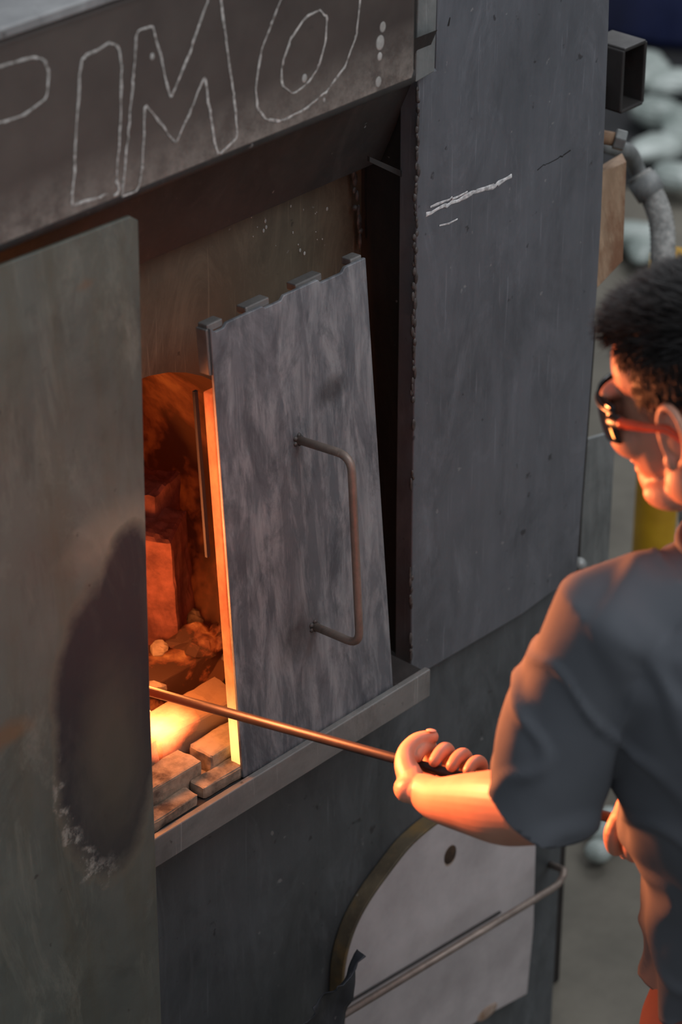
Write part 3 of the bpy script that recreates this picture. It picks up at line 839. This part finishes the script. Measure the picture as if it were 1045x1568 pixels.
def cut_near(near, co, no):
    fs = [f_ for f_ in bm.faces if near(f_.calc_center_median())]
    vs = set(v_ for f_ in fs for v_ in f_.verts); es = set(e_ for f_ in fs for e_ in f_.edges)
    bmesh.ops.bisect_plane(bm, geom=list(vs) + list(es) + fs, plane_co=co, plane_no=no, clear_outer=True)
def nearseg(sh, el):
    def near(p):
        t = (p - sh).dot(el - sh) / (el - sh).length_squared
        return t > .3 and (p - (sh + (el - sh) * t)).length < .085
    return near
fdn = (wrL - elL).normalized()
cut_near(nearseg(shL, elL), elL - fdn * .022 - axL * .012, (axL * .72 + fdn * .69).normalized())
cut_near(nearseg(shR, elR), elR - axR * .04, axR)
cut_near(lambda p: p.z < 1.0 and (p - elL).length > .12, Vector((0, 0, .905)), Vector((0, 0, -1)))
bm.normal_update()
for v_ in bm.verts:
    p = v_.co
    n1 = noise.noise(Vector((p.x * 7 + p.z * 3, p.y * 7, p.z * 5 - p.x * 6))); n2 = noise.noise(Vector((p.x * 16, p.y * 16, p.z * 9 + 4)))
    n3 = noise.noise(Vector((p.x * 11 + p.z * 9, p.y * 11 + 7, p.z * 6)))
    fold = max(0, 1 - abs(n1) * 4); fold2 = max(0, 1 - abs(n3) * 5)
    k = 1 if math.hypot(p.x - nx_, p.y - ny_) > .1 or p.z < 1.45 else .1
    dlt = .008 * fold * fold * (3 - 2 * fold) + .005 * fold2 * fold2 * (3 - 2 * fold2) + .003 * n2
    if p.z < 1.15: dlt += .006 * math.sin(math.atan2(p.y + .74, p.x + .1) * 9 + 3 * n1) * (1.15 - p.z) / .2
    v_.co = p + v_.normal * dlt * k
bm.to_mesh(sh_.data); bm.free()
mm = sh_.modifiers.new('s', 'SOLIDIFY'); mm.thickness = .0025; mm.offset = -1
cr = []
for k in range(33):
    t = 2 * math.pi * k / 32
    cr.append(Vector((nx_ + .074 * math.cos(t), ny_ + .073 * math.sin(t), 1.520)))
v, f = sweep_vf(cr, .0065, 10); mk('collar', v, f, M_shirt, man, smooth=True)
A = Acc()
A.ball(Vector((-.08, -.745, .88)), (.150, .115, .12))
for s, x_ in ((-1, -.16), (1, .01)):
    A.cap([Vector((x_, -.745, .86)), Vector((x_ + s * .02, -.72, .5)), Vector((x_ + s * .03, -.76, .10))], [.094, .068, .056], 20)
A.remesh('trousers', .008, M_shorts, man, 5)
A = Acc()
for s, x_ in ((-1, -.16), (1, .01)):
    A.ball(Vector((x_ + s * .03, -.75, .055)), (.045, .06, .055)); A.ball(Vector((x_ + s * .035, -.66, .035)), (.05, .11, .035))
A.remesh('shoes', .006, M_shoe, man, 3)

# ------------------------------------------------------------------ lights
w = bpy.data.worlds.new('World'); bpy.context.scene.world = w; w.use_nodes = True
bg = w.node_tree.nodes['Background']; bg.inputs[0].default_value = (.84, .90, 1, 1); bg.inputs[1].default_value = .40
def area(name, loc, tgt, sx, sy, e, col):
    l = bpy.data.lights.new(name, 'AREA'); l.shape = 'RECTANGLE'; l.size = sx; l.size_y = sy; l.energy = e; l.color = col
    o = bpy.data.objects.new(name, l); bpy.context.collection.objects.link(o); o.location = loc
    o.rotation_euler = (Vector(tgt) - Vector(loc)).to_track_quat('-Z', 'Y').to_euler(); return o
area('skylight_lamp', (.5, -2.8, 4.8), (.2, 0, 1.2), 3, 2.5, 105, (.93, .96, 1))
area('hall_lamp', (4.5, 1.5, 4.8), (4, 1.5, 0), 3, 3, 150, (.95, .97, 1))
ol = area('furnace_glow_lamp', (-.385, .085, zlo + .42), (-.27, -.60, 1.29), .12, .24, 11, (1, .26, .085))
ol.data.spread = math.radians(90)
pl = bpy.data.lights.new('chamber_fire_lamp', 'POINT'); pl.energy = 3.0; pl.color = (1, .30, .07); pl.shadow_soft_size = .04
po_ = bpy.data.objects.new('chamber_fire_lamp', pl); bpy.context.collection.objects.link(po_); po_.location = (xh + .04, .09, zb0 + .17)

# ------------------------------------------------------------------ camera
try: bpy.context.scene.view_settings.view_transform = 'Standard'
except Exception: pass
cd = bpy.data.cameras.new('camera'); co = bpy.data.objects.new('camera', cd); bpy.context.collection.objects.link(co)
cd.sensor_fit = 'VERTICAL'; cd.sensor_height = 36; cd.lens = 36 * FPX / 2352
Mx = Matrix((RT, UP, -FW)).transposed().to_4x4(); Mx.translation = CAM
co.matrix_world = Mx; cd.clip_start = .05
cd.dof.use_dof = True; cd.dof.focus_distance = 3.5; cd.dof.aperture_fstop = 4.0
bpy.context.scene.camera = co
